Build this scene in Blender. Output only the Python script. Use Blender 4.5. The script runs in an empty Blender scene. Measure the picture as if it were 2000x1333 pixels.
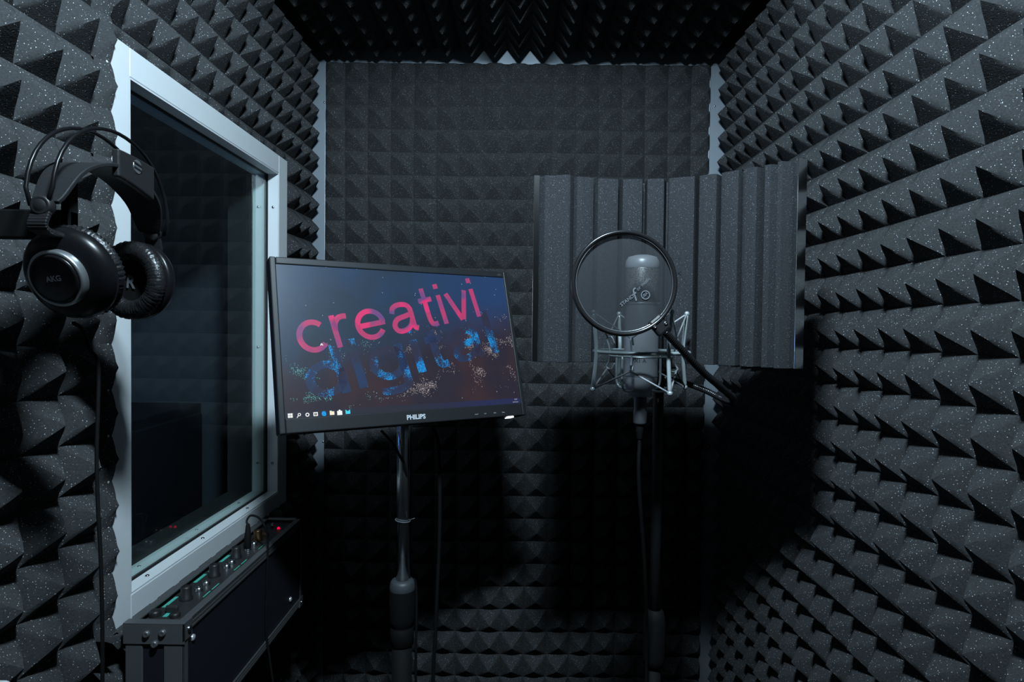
import bpy, bmesh, math, random
import numpy as np
from mathutils import Vector, Matrix, Euler
random.seed(7)
sc = bpy.context.scene
COL = sc.collection
PI = math.pi

# ------------------------------------------------------------------ camera
EYE = 1.30                                    # camera height above the floor; z below is relative to it
F_PX = 1224.3
yaw, pitch, roll = -0.0059, -0.0226, 0.0114
def _rot():
    cy, sy, cp, sp, cr, sr = (math.cos(yaw), math.sin(yaw), math.cos(pitch), math.sin(pitch), math.cos(roll), math.sin(roll))
    Ry = Matrix(((cy, 0, -sy), (0, 1, 0), (sy, 0, cy)))
    Rx = Matrix(((1, 0, 0), (0, cp, sp), (0, -sp, cp)))
    Rz = Matrix(((cr, -sr, 0), (sr, cr, 0), (0, 0, 1)))
    return Rz @ Rx @ Ry
RC = _rot()
def w_(r): return Vector((r[0], r[2], -r[1]))
cam_d = bpy.data.cameras.new('camera')
cam = bpy.data.objects.new('camera', cam_d); COL.objects.link(cam)
cam_d.sensor_width = 36.0; cam_d.sensor_fit = 'HORIZONTAL'
cam_d.lens = 36.0 * F_PX / 2000.0
cam_d.clip_start = 0.02
rt, up, bk = w_(RC[0]), -w_(RC[1]), -w_(RC[2])
cam.matrix_world = Matrix(((rt.x, up.x, bk.x, 0), (rt.y, up.y, bk.y, 0), (rt.z, up.z, bk.z, EYE), (0, 0, 0, 1)))
sc.camera = cam
def ray(px, py):                              # direction of a photograph pixel
    v = Vector(((px - 1000) / F_PX, (py - 666.5) / F_PX, 1.0))
    u = RC.transposed() @ v
    return Vector((u[0], u[2], -u[1]))
def at(px, py, Y):
    r = ray(px, py); return r * (Y / r.y)

# ------------------------------------------------------------------ world, light, exposure
wd = bpy.data.worlds.new('world'); sc.world = wd; wd.use_nodes = True
wd.node_tree.nodes['Background'].inputs[0].default_value = (0.35, 0.5, 0.7, 1)
wd.node_tree.nodes['Background'].inputs[1].default_value = 0.002
sc.view_settings.view_transform = 'Standard'
sc.view_settings.look = 'None'
sc.view_settings.gamma = 1.0
sc.view_settings.exposure = 0.0
sc.view_settings.use_curve_mapping = False
LAMP_POS = Vector((0.0, 0.27, 0.800)); LAMP_R = 0.046
LAMP_AIM = Vector((0.0, 0.92, -0.40)).normalized()
LAMP_STRENGTH = 770.0
LAMP_COLOR = (0.66, 0.86, 1.0)

# ------------------------------------------------------------------ materials
def mat(name, color, rough=0.5, metal=0.0, spec=0.5, coat=0.0, emit=None, estr=0.0, bump=None):
    m = bpy.data.materials.new(name); m.use_nodes = True
    nt = m.node_tree; b = nt.nodes['Principled BSDF']
    b.inputs['Base Color'].default_value = (*color, 1)
    b.inputs['Roughness'].default_value = rough
    b.inputs['Metallic'].default_value = metal
    b.inputs['Specular IOR Level'].default_value = spec
    b.inputs['Coat Weight'].default_value = coat
    if emit:
        b.inputs['Emission Color'].default_value = (*emit, 1)
        b.inputs['Emission Strength'].default_value = estr
    if bump:
        scale, strength, dist = bump
        tc = nt.nodes.new('ShaderNodeTexCoord')
        n = nt.nodes.new('ShaderNodeTexNoise'); n.inputs['Scale'].default_value = scale; n.inputs['Detail'].default_value = 3
        bp = nt.nodes.new('ShaderNodeBump'); bp.inputs['Strength'].default_value = strength; bp.inputs['Distance'].default_value = dist
        nt.links.new(tc.outputs['Object'], n.inputs['Vector'])
        nt.links.new(n.outputs['Fac'], bp.inputs['Height'])
        nt.links.new(bp.outputs['Normal'], b.inputs['Normal'])
    return m

def foam_mat(name, col, glint, thr=0.15, scale=300.0, size=0.17):
    m = bpy.data.materials.new(name); m.use_nodes = True
    nt = m.node_tree; L = nt.links; b = nt.nodes['Principled BSDF']
    b.inputs['Roughness'].default_value = 0.95
    b.inputs['Specular IOR Level'].default_value = 0.15
    tc = nt.nodes.new('ShaderNodeTexCoord')
    vo = nt.nodes.new('ShaderNodeTexVoronoi'); vo.inputs['Scale'].default_value = scale
    L.new(tc.outputs['Object'], vo.inputs['Vector'])
    lt = nt.nodes.new('ShaderNodeMath'); lt.operation = 'LESS_THAN'; lt.inputs[1].default_value = size
    L.new(vo.outputs['Distance'], lt.inputs[0])
    sp = nt.nodes.new('ShaderNodeSeparateColor'); L.new(vo.outputs['Color'], sp.inputs['Color'])
    gt = nt.nodes.new('ShaderNodeMath'); gt.operation = 'GREATER_THAN'; gt.inputs[1].default_value = thr
    L.new(sp.outputs[0], gt.inputs[0])
    mu = nt.nodes.new('ShaderNodeMath'); mu.operation = 'MULTIPLY'
    L.new(lt.outputs[0], mu.inputs[0]); L.new(gt.outputs[0], mu.inputs[1])
    m2 = nt.nodes.new('ShaderNodeMath'); m2.operation = 'MULTIPLY'
    L.new(mu.outputs[0], m2.inputs[0]); L.new(sp.outputs[1], m2.inputs[1])
    nz = nt.nodes.new('ShaderNodeTexNoise'); nz.inputs['Scale'].default_value = 420; nz.inputs['Detail'].default_value = 2
    L.new(tc.outputs['Object'], nz.inputs['Vector'])
    mr = nt.nodes.new('ShaderNodeMapRange'); mr.inputs['To Min'].default_value = 0.78; mr.inputs['To Max'].default_value = 1.22
    mr.inputs['From Min'].default_value = 0.3; mr.inputs['From Max'].default_value = 0.7
    L.new(nz.outputs['Fac'], mr.inputs['Value'])
    va = nt.nodes.new('ShaderNodeVectorMath'); va.operation = 'SCALE'; va.inputs[0].default_value = col
    L.new(mr.outputs[0], va.inputs['Scale'])
    mx = nt.nodes.new('ShaderNodeMix'); mx.data_type = 'RGBA'
    L.new(m2.outputs[0], mx.inputs['Factor'])
    L.new(va.outputs[0], mx.inputs['A']); mx.inputs['B'].default_value = (*glint, 1)  # glints of the foam cells painted into the base colour as pale specks
    L.new(mx.outputs['Result'], b.inputs['Base Color'])
    bp = nt.nodes.new('ShaderNodeBump'); bp.inputs['Strength'].default_value = 0.35; bp.inputs['Distance'].default_value = 0.0015
    L.new(nz.outputs['Fac'], bp.inputs['Height']); L.new(bp.outputs['Normal'], b.inputs['Normal'])
    return m

M = {}
M['foam'] = foam_mat('charcoal_foam', (0.042, 0.0435, 0.0455), (0.62, 0.66, 0.7))
M['filter_foam'] = foam_mat('filter_foam', (0.028, 0.0295, 0.033), (0.30, 0.33, 0.37), thr=0.2, scale=380, size=0.16)
M['wall'] = mat('dark_wall', (0.02, 0.021, 0.023), 0.9)
M['floor'] = mat('dark_carpet', (0.012, 0.012, 0.013), 0.95, spec=0.1, bump=(300, 0.5, 0.003))
M['door'] = mat('dark_door_panel', (0.03, 0.031, 0.033), 0.8)
M['frame'] = mat('pale_aluminium_paint', (0.70, 0.74, 0.76), 0.42, 0.0, 0.5, bump=(60, 0.04, 0.001))
M['frame2'] = mat('pale_inner_paint', (0.80, 0.86, 0.86), 0.5, 0.0, 0.4)
M['gasket'] = mat('black_gasket', (0.01, 0.01, 0.011), 0.6)
M['trim'] = mat('brushed_aluminium', (0.34, 0.39, 0.44), 0.42, 0.55, 0.5, bump=(90, 0.06, 0.001))
M['screw'] = mat('steel_screw', (0.55, 0.57, 0.6), 0.25, 1.0)
M['black'] = mat('black_plastic', (0.012, 0.012, 0.013), 0.45, 0, 0.5)
M['black_gloss'] = mat('black_gloss_plastic', (0.006, 0.006, 0.007), 0.30, 0, 0.28)
M['black_matt'] = mat('black_matt_rubber', (0.005, 0.005, 0.0055), 0.7, 0, 0.2)
M['bezel'] = mat('grey_bezel_plastic', (0.015, 0.016, 0.018), 0.42, 0, 0.4, bump=(500, 0.15, 0.0006))
M['chrome'] = mat('chrome_tube', (0.72, 0.74, 0.76), 0.24, 1.0)
M['dark_chrome'] = mat('polished_edge_strip', (0.88, 0.89, 0.9), 0.12, 1.0)
M['stand'] = mat('black_stand_paint', (0.010, 0.010, 0.011), 0.5, 0, 0.4)
M['collar'] = mat('grey_collar_plastic', (0.045, 0.05, 0.056), 0.5)
M['shaded_stand'] = mat('shaded_matt_tube', (0.006, 0.006, 0.0065), 0.75, 0, 0.15)  # stand paint darkened to carry the shade on collar, clutch and lower tubes
M['plug'] = mat('dull_nickel', (0.08, 0.084, 0.09), 0.4, 0.4)
M['hoop'] = mat('hoop_gloss', (0.012, 0.012, 0.013), 0.25, 0, 0.6)
M['mic'] = mat('satin_silver_paint', (0.50, 0.53, 0.57), 0.38, 0.25, 0.5)
M['wire'] = mat('satin_wire', (0.50, 0.57, 0.58), 0.32, 0.45, 0.5)
M['elastic'] = mat('grey_elastic', (0.30, 0.31, 0.33), 0.7)
M['leather'] = mat('black_leatherette', (0.010, 0.010, 0.011), 0.36, 0, 0.5, bump=(170, 0.5, 0.003))
M['strap'] = mat('black_strap', (0.013, 0.0135, 0.015), 0.5, 0, 0.5, bump=(260, 0.3, 0.001))
M['silver'] = mat('silver_ring', (0.55, 0.58, 0.6), 0.3, 0.9)
M['white_print'] = mat('pale_print', (0.55, 0.58, 0.62), 0.6)
M['dim_print'] = mat('dim_print', (0.13, 0.14, 0.16), 0.6)
M['grey_print'] = mat('grey_print', (0.10, 0.105, 0.115), 0.6)
M['alu'] = mat('case_aluminium', (0.16, 0.165, 0.17), 0.38, 0.6, 0.5, bump=(120, 0.1, 0.001))
M['laminate'] = mat('black_laminate', (0.012, 0.012, 0.018), 0.5, 0, 0.4)
M['panel'] = mat('black_rack_panel', (0.02, 0.02, 0.021), 0.5)
M['green'] = mat('green_label', (0.06, 0.42, 0.32), 0.6)
M['rivet'] = mat('pale_rivet', (0.7, 0.72, 0.74), 0.3, 0.6)
M['brass'] = mat('brass_nut', (0.14, 0.09, 0.045), 0.35, 0.9)
M['red_led'] = mat('red_led', (0.6, 0.0, 0.05), 0.4, emit=(1.0, 0.0, 0.06), estr=1.5)
M['white_led'] = mat('white_led', (0.8, 0.9, 1.0), 0.4, emit=(0.75, 0.92, 1.0), estr=2.0)
M['white_plastic'] = mat('white_plastic', (0.62, 0.68, 0.68), 0.45)
M['lamp'] = mat('lamp_glass', (0.9, 0.9, 0.9), 0.4, emit=LAMP_COLOR, estr=LAMP_STRENGTH)
M['cloth'] = mat('black_ear_cloth', (0.006, 0.006, 0.006), 0.9, spec=0.1)
M['control'] = mat('control_room_paint', (0.040, 0.047, 0.066), 0.9)
M['blue_glow'] = mat('added_blue_glow', (0.02, 0.02, 0.02), 0.4, emit=(0.16, 0.36, 1.0), estr=3.5)  # emissive face of the added panel in the control room

def _math(nt, op, a, b=None, clamp=False):
    n = nt.nodes.new('ShaderNodeMath'); n.operation = op; n.use_clamp = clamp
    for k, v in ((0, a), (1, b)):
        if v is None: continue
        if hasattr(v, 'is_output'): nt.links.new(v, n.inputs[k])
        else: n.inputs[k].default_value = v
    return n.outputs[0]
def glass_mat():
    m = bpy.data.materials.new('window_glass'); m.use_nodes = True
    nt = m.node_tree; L = nt.links
    nt.nodes.remove(nt.nodes['Principled BSDF'])
    out = nt.nodes['Material Output']
    tr = nt.nodes.new('ShaderNodeBsdfTransparent'); tr.inputs[0].default_value = (0.90, 0.96, 0.95, 1)
    gl = nt.nodes.new('ShaderNodeBsdfGlossy'); gl.inputs['Roughness'].default_value = 0.0
    ge = nt.nodes.new('ShaderNodeNewGeometry'); dt = nt.nodes.new('ShaderNodeVectorMath'); dt.operation = 'DOT_PRODUCT'
    L.new(ge.outputs['Normal'], dt.inputs[0]); L.new(ge.outputs['Incoming'], dt.inputs[1])
    ab = _math(nt, 'ABSOLUTE', dt.outputs['Value']); fr5 = _math(nt, 'POWER', _math(nt, 'SUBTRACT', 1.0, ab), 5.0)
    F0 = 0.09; fr = _math(nt, 'ADD', _math(nt, 'MULTIPLY', fr5, 1 - F0), F0)
    mx = nt.nodes.new('ShaderNodeMixShader')
    L.new(fr, mx.inputs[0]); L.new(tr.outputs[0], mx.inputs[1]); L.new(gl.outputs[0], mx.inputs[2])
    L.new(mx.outputs[0], out.inputs['Surface'])
    return m
M['glass'] = glass_mat()

def mesh_screen_mat():
    m = bpy.data.materials.new('pop_filter_nylon'); m.use_nodes = True
    nt = m.node_tree; L = nt.links; b = nt.nodes['Principled BSDF']
    b.inputs['Base Color'].default_value = (0.018, 0.020, 0.023, 1); b.inputs['Roughness'].default_value = 0.6
    b.inputs['Specular IOR Level'].default_value = 0.25
    tr = nt.nodes.new('ShaderNodeBsdfTransparent'); mx = nt.nodes.new('ShaderNodeMixShader'); mx.inputs[0].default_value = 0.78
    L.new(tr.outputs[0], mx.inputs[1]); L.new(b.outputs[0], mx.inputs[2])
    L.new(mx.outputs[0], nt.nodes['Material Output'].inputs['Surface'])
    return m
M['nylon'] = mesh_screen_mat()

def grille_mat():
    m = mat('silver_grille_mesh', (0.34, 0.36, 0.39), 0.38, 0.7)
    nt = m.node_tree; L = nt.links; b = nt.nodes['Principled BSDF']
    tc = nt.nodes.new('ShaderNodeTexCoord')
    vo = nt.nodes.new('ShaderNodeTexVoronoi'); vo.inputs['Scale'].default_value = 500
    L.new(tc.outputs['Object'], vo.inputs['Vector'])
    rp = nt.nodes.new('ShaderNodeMapRange'); rp.inputs['From Min'].default_value = 0.15; rp.inputs['From Max'].default_value = 0.5
    rp.inputs['To Min'].default_value = 0.03; rp.inputs['To Max'].default_value = 0.4
    L.new(vo.outputs['Distance'], rp.inputs['Value'])
    cb = nt.nodes.new('ShaderNodeCombineColor')
    for k in range(3): L.new(rp.outputs[0], cb.inputs[k])
    L.new(cb.outputs[0], b.inputs['Base Color'])
    return m
M['grille'] = grille_mat()

# emission colours of the lit display: the desktop picture is light given off by the screen
def _mix(nt, fac, a, b):
    mx = nt.nodes.new('ShaderNodeMix'); mx.data_type = 'RGBA'
    for s, v in (('Factor', fac), ('A', a), ('B', b)):
        if hasattr(v, 'is_output'): nt.links.new(v, mx.inputs[s])
        elif s == 'Factor': mx.inputs[s].default_value = v
        else: mx.inputs[s].default_value = (*v, 1)
    return mx.outputs['Result']
def _ramp(nt, v, lo, hi):
    n = nt.nodes.new('ShaderNodeMapRange'); n.interpolation_type = 'SMOOTHSTEP'
    n.inputs['From Min'].default_value = lo; n.inputs['From Max'].default_value = hi
    nt.links.new(v, n.inputs['Value']); return n.outputs[0]
def display_mat(kind):
    m = mat('display_' + kind, (0.008, 0.008, 0.009), 0.32, 0, 0.5)
    nt = m.node_tree; L = nt.links; b = nt.nodes['Principled BSDF']
    tc = nt.nodes.new('ShaderNodeTexCoord'); co = tc.outputs['Object']
    sx = nt.nodes.new('ShaderNodeSeparateXYZ'); L.new(co, sx.inputs[0]); X, Z = sx.outputs[0], sx.outputs[2]
    def noise(scale, detail=2, off=0.0):
        mp = nt.nodes.new('ShaderNodeMapping'); mp.inputs['Location'].default_value = (off, off * .7, off * 1.3)
        L.new(co, mp.inputs['Vector'])
        n = nt.nodes.new('ShaderNodeTexNoise'); n.inputs['Scale'].default_value = scale; n.inputs['Detail'].default_value = detail
        L.new(mp.outputs[0], n.inputs['Vector']); return n.outputs['Fac']
    def dots(scale, frac, off=0.0):
        sn = nt.nodes.new('ShaderNodeVectorMath'); sn.operation = 'SNAP'; sn.inputs[1].default_value = (scale, scale, scale)
        L.new(co, sn.inputs[0])
        ad = nt.nodes.new('ShaderNodeVectorMath'); ad.operation = 'ADD'; ad.inputs[1].default_value = (off, off, off)
        L.new(sn.outputs[0], ad.inputs[0])
        wn = nt.nodes.new('ShaderNodeTexWhiteNoise'); L.new(ad.outputs[0], wn.inputs['Vector'])
        return wn.outputs['Value']
    if kind == 'wallpaper':
        top = _mix(nt, _ramp(nt, noise(9, 2), .35, .7), (0.012, 0.030, 0.060), (0.010, 0.040, 0.105))
        top = _mix(nt, _ramp(nt, X, -.05, .24), top, (0.012, 0.043, 0.135))
        low = _mix(nt, _ramp(nt, noise(11, 2, 3.1), .35, .7), (0.018, 0.014, 0.026), (0.036, 0.017, 0.022))
        slant = _math(nt, 'SUBTRACT', Z, _math(nt, 'MULTIPLY', X, 0.21))
        wob = _math(nt, 'ADD', slant, _math(nt, 'MULTIPLY', noise(16, 2, 5.0), 0.06))
        base = _mix(nt, _ramp(nt, wob, -0.03, 0.09), low, top)
        band = _math(nt, 'MULTIPLY', _ramp(nt, slant, 0.035, -0.03), _ramp(nt, slant, -0.16, -0.09))
        clump = _ramp(nt, noise(24, 4, 9.0), .52, .80)
        sp = _math(nt, 'GREATER_THAN', _math(nt, 'ADD', _math(nt, 'MULTIPLY', _math(nt, 'MULTIPLY', clump, band), 0.50), dots(0.0009, 1)), 1.0)
        scol = _mix(nt, _ramp(nt, X, -.12, .02), (0.10, 0.42, 0.42), (0.42, 0.36, 0.36))
        base = _mix(nt, sp, base, scol)
        star = _math(nt, 'GREATER_THAN', dots(0.0013, 1, 4.0), 0.9995)
        col = _mix(nt, star, base, (0.35, 0.45, 0.5))
    elif kind == 'pink':
        col = _mix(nt, _ramp(nt, noise(30, 2, 2.0), .42, .70), (0.45, 0.040, 0.150), (0.14, 0.060, 0.22))
        hot = _ramp(nt, noise(24, 1, 6.0), .56, .66)
        col = _mix(nt, hot, col, (0.68, 0.030, 0.17))
    elif kind == 'blue':
        col = _mix(nt, _ramp(nt, noise(20, 2, 1.0), .4, .65), (0.022, 0.022, 0.050), (0.014, 0.034, 0.100))
        clump = _ramp(nt, noise(28, 3, 7.7), .49, .70)
        sp = _math(nt, 'GREATER_THAN', _math(nt, 'ADD', _math(nt, 'MULTIPLY', clump, 0.85), dots(0.0009, 1)), 1.0)
        bc = _mix(nt, dots(0.0012, 1, 2.0), (0.010, 0.09, 0.45), (0.0, 0.40, 0.80))
        col = _mix(nt, sp, col, bc)
    elif kind == 'taskbar':
        col = _mix(nt, _ramp(nt, X, -.05, .2), (0.018, 0.020, 0.034), (0.016, 0.020, 0.075))
    else:
        col = None
    if col is not None: L.new(col, b.inputs['Emission Color'])
    b.inputs['Emission Strength'].default_value = 1.0
    return m
for k in ('wallpaper', 'pink', 'blue', 'taskbar'): M[k] = display_mat(k)
def icon_mat(name, c, s=1.0): return mat('display_' + name, (0.01, 0.01, 0.01), 0.3, emit=c, estr=s)
M['icon_white'] = icon_mat('white', (0.9, 0.92, 0.9)); M['icon_blue'] = icon_mat('blue_icon', (0.0, 0.35, 0.9))
M['icon_cream'] = icon_mat('cream', (0.9, 0.82, 0.6)); M['icon_cyan'] = icon_mat('cyan', (0.05, 0.65, 0.85))
M['icon_grey'] = icon_mat('pale_grey', (0.45, 0.45, 0.5))

# ------------------------------------------------------------------ mesh helpers
def frame_of(n):                              # two axes across a direction
    n = Vector(n).normalized()
    a = Vector((0, 0, 1)) if abs(n.z) < 0.9 else Vector((1, 0, 0))
    u = n.cross(a).normalized(); return u, n.cross(u).normalized(), n
class MB:
    def __init__(s): s.v = []; s.f = []; s.sm = []
    def _add(s, vs, fs, smooth=False):
        o = len(s.v); s.v += [Vector(v) for v in vs]
        s.f += [tuple(o + i for i in f) for f in fs]; s.sm += [smooth] * len(fs); return s
    def box(s, lo, hi):
        (a, b, c), (d, e, f) = lo, hi
        return s._add([(a,b,c),(d,b,c),(d,e,c),(a,e,c),(a,b,f),(d,b,f),(d,e,f),(a,e,f)],
                      [(0,3,2,1),(4,5,6,7),(0,1,5,4),(1,2,6,5),(2,3,7,6),(3,0,4,7)])
    def obox(s, c, ax, half):                 # oriented box
        c = Vector(c); ax = [Vector(a).normalized() for a in ax]
        P = []
        for k in (-1, 1):
            for i, j in ((-1,-1),(1,-1),(1,1),(-1,1)):
                P.append(c + ax[0]*half[0]*i + ax[1]*half[1]*j + ax[2]*half[2]*k)
        return s._add(P, [(0,3,2,1),(4,5,6,7),(0,1,5,4),(1,2,6,5),(2,3,7,6),(3,0,4,7)])
    def tube(s, pts, r, seg=12, closed=False, caps=True):
        pts = [Vector(p) for p in pts]; n = len(pts)
        rr = r if hasattr(r, '__len__') else [r] * n
        T = []
        for i in range(n):
            a = pts[(i-1) % n] if (closed or i > 0) else pts[i]
            b = pts[(i+1) % n] if (closed or i < n-1) else pts[i]
            T.append((b - a).normalized())
        u, v, _ = frame_of(T[0]); vs = []; fs = []
        for i in range(n):
            u = (u - T[i] * u.dot(T[i])).normalized(); v = T[i].cross(u)
            for k in range(seg):
                t = 2*PI*k/seg; vs.append(pts[i] + (u*math.cos(t) + v*math.sin(t)) * rr[i])
        for i in range(n if closed else n-1):
            j = (i+1) % n
            for k in range(seg):
                l = (k+1) % seg; fs.append((i*seg+k, i*seg+l, j*seg+l, j*seg+k))
        s._add(vs, fs, True)
        if caps and not closed:
            o = len(s.v) - n*seg
            s.f += [tuple(o+k for k in range(seg))[::-1], tuple(o+(n-1)*seg+k for k in range(seg))]; s.sm += [False, False]
        return s
    def lathe(s, o, n, prof, seg=40, smooth=True, squash=1.0):   # prof: (radius, height along n)
        u, v, n = frame_of(n); o = Vector(o); vs = []; fs = []
        for r, h in prof:
            for k in range(seg):
                t = 2*PI*k/seg; vs.append(o + n*h + (u*math.cos(t)*squash + v*math.sin(t)) * max(r, 1e-5))
        for i in range(len(prof)-1):
            for k in range(seg):
                l = (k+1) % seg; fs.append((i*seg+k, i*seg+l, (i+1)*seg+l, (i+1)*seg+k))
        return s._add(vs, fs, smooth)
    def torus(s, o, n, R, r, seg=64, rs=12, squash=1.0):
        prof = [(R + r*math.cos(2*PI*k/rs), r*squash*math.sin(2*PI*k/rs)) for k in range(rs+1)]
        return s.lathe(o, n, prof, seg)
    def sphere(s, o, r, seg=16):
        prof = [(r*math.sin(PI*k/10), -r*math.cos(PI*k/10)) for k in range(11)]
        return s.lathe(o, (0,0,1), prof, seg)
    def prism(s, poly, z0, z1):               # plan polygon extruded upwards
        n = len(poly)
        vs = [(x, y, z0) for x, y in poly] + [(x, y, z1) for x, y in poly]
        fs = [tuple(range(n))[::-1], tuple(range(n, 2*n))] + [(i, (i+1) % n, n+(i+1) % n, n+i) for i in range(n)]
        return s._add(vs, fs)
    def disc(s, o, n, r, seg=32, r2=None):
        return s.lathe(o, n, [(r2 or 0.0, 0), (r, 0)], seg, False)
    def quad(s, a, b, c, d): return s._add([a, b, c, d], [(0,1,2,3)])
    def xf(s, m):
        s.v = [m @ v for v in s.v]; return s
    def build(s, name, material, parent=None, base=(0,0,0), bevel=0.0, segs=2):
        me = bpy.data.meshes.new(name); base = Vector(base)
        me.from_pydata([v - base for v in s.v], [], s.f)
        me.polygons.foreach_set('use_smooth', s.sm)
        me.materials.append(material); me.update()
        bm = bmesh.new(); bm.from_mesh(me); bmesh.ops.recalc_face_normals(bm, faces=bm.faces[:]); bm.to_mesh(me); bm.free()
        o = bpy.data.objects.new(name, me); COL.objects.link(o)
        if parent: o.parent = parent
        else: o.location = base + Vector((0, 0, EYE))
        if bevel:
            md = o.modifiers.new('edge', 'BEVEL'); md.width = bevel; md.segments = segs; md.limit_method = 'ANGLE'; md.angle_limit = 0.7
        return o

def tag(o, label=None, cat=None, group=None, kind=None):
    if label: o['label'] = label
    if cat: o['category'] = cat
    if group: o['group'] = group
    if kind: o['kind'] = kind
    return o
def thing(name, base, label, cat, group=None):
    o = bpy.data.objects.new(name, None); COL.objects.link(o)
    o.location = Vector(base) + Vector((0, 0, EYE)); o.empty_display_size = 0.05
    return tag(o, label, cat, group)
def struct(o): o['kind'] = 'structure'; return o
def smooth_path(pts, n=12):                   # Catmull-Rom through points
    P = [Vector(p) for p in pts]; P = [2*P[0]-P[1]] + P + [2*P[-1]-P[-2]]; out = []
    for i in range(1, len(P)-2):
        for k in range(n):
            t = k/n; a, b, c, d = P[i-1:i+3]
            out.append(0.5*((2*b)+(c-a)*t+(2*a-5*b+4*c-d)*t*t+(3*b-a-3*c+d)*t**3))
    out.append(P[-2]); return out
def text_mb(body, size, shear=0.0, bold=0.0, spacing=1.0, depth=0.0):
    cu = bpy.data.curves.new('t', 'FONT'); cu.body = body; cu.size = size; cu.shear = shear
    cu.offset = bold; cu.space_character = spacing; cu.extrude = depth; cu.align_x = 'LEFT'; cu.resolution_u = 4
    ob = bpy.data.objects.new('t', cu); COL.objects.link(ob)
    dg = bpy.context.evaluated_depsgraph_get(); dg.update()
    me = bpy.data.meshes.new_from_object(ob.evaluated_get(dg))
    mb = MB(); mb._add([v.co.copy() for v in me.vertices], [tuple(p.vertices) for p in me.polygons])
    bpy.data.objects.remove(ob); bpy.data.curves.remove(cu); bpy.data.meshes.remove(me)
    return mb
def fit(mb, width=None, height=None):         # scale to a width / height from the lower-left corner
    xs = [v.x for v in mb.v]; ys = [v.y for v in mb.v]
    sx = width/(max(xs)-min(xs)) if width else None
    sy = height/(max(ys)-min(ys)) if height else None
    sx = sx or sy; sy = sy or sx; x0, y0 = min(xs), min(ys)
    mb.v = [Vector(((v.x-x0)*sx, (v.y-y0)*sy, v.z)) for v in mb.v]; return mb

# ------------------------------------------------------------------ room shell
XL, XR, YB, ZC, YF, ZF = -0.622, 0.6225, 1.918, 0.835, -0.72, -1.30     # valley planes of the foam
BASE = 0.012
wl, wr, wb, wc = XL - BASE, XR + BASE, YB + BASE, ZC + BASE
T = 0.11
OY0, OY1, OZ0, OZ1 = 0.992, 1.614, -0.437, 0.387      # window opening
b = MB()
b.box((wl-T, YF-.1, ZF), (wl, OY0, wc)); b.box((wl-T, OY1, ZF), (wl, wb+.1, wc))
b.box((wl-T, OY0, ZF), (wl, OY1, OZ0)); b.box((wl-T, OY0, OZ1), (wl, OY1, wc))
struct(b.build('wall_left', M['wall']))
struct(MB().box((wr, YF-.1, ZF), (wr+.1, wb+.1, wc)).build('wall_right', M['wall']))
struct(MB().box((wl, wb, ZF), (wr, wb+.1, wc)).build('wall_back', M['wall']))
struct(MB().box((wl, YF-.1, ZF), (wr, YF, wc)).build('wall_front', M['door']))
struct(MB().box((wl-T, YF-.1, wc), (wr+.1, wb+.1, wc+.1)).build('ceiling', M['wall']))
struct(MB().box((wl-T-1.7, YF-.1, ZF-.1), (wr+.1, wb+.1, ZF)).build('floor', M['floor']))
# dark control room behind the glass
b = MB(); x0 = wl-T-1.6
b.box((x0-.1, YF-.1, ZF), (x0, wb+.1, wc)); b.box((x0, wb, ZF), (wl-T, wb+.1, wc)); b.box((x0, YF-.1, ZF), (wl-T, YF, wc))
b.box((x0-.1, YF-.1, wc), (wl-T, wb+.1, wc+.1))
struct(b.build('wall_control_room', M['control']))

# dim room seen through the glass: a dark cabinet and, out of view, an added panel for its blue glow
cbb = (-1.12, 1.32, ZF)
cbn = thing('cabinet', cbb, 'dark cabinet in the dim room behind the window glass', 'cabinet')
MB().box((-1.36, .88, ZF), (-.885, 1.76, -.225)).build('carcass', M['laminate'], cbn, cbb, bevel=.004)
MB().box((-.885, .90, ZF+.08), (-.872, 1.315, -.25)).box((-.885, 1.325, ZF+.08), (-.872, 1.74, -.25)).build('door', M['laminate'], cbn, cbb, bevel=.003)
wsb = (x0+.02, 1.1, -.30)
wsc = thing('added_glow_panel', wsb, 'added unseen blue glow panel on the far wall of the room behind the window', 'screen')
MB().box((x0, .84, -.31), (x0+.035, 1.36, .01)).build('casing', M['black'], wsc, wsb, bevel=.004)
MB().box((x0+.034, .86, -.29), (x0+.037, 1.34, -.01)).build('display', M['blue_glow'], wsc, wsb)  # glowing face, added out of view to tint the room blue

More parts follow.
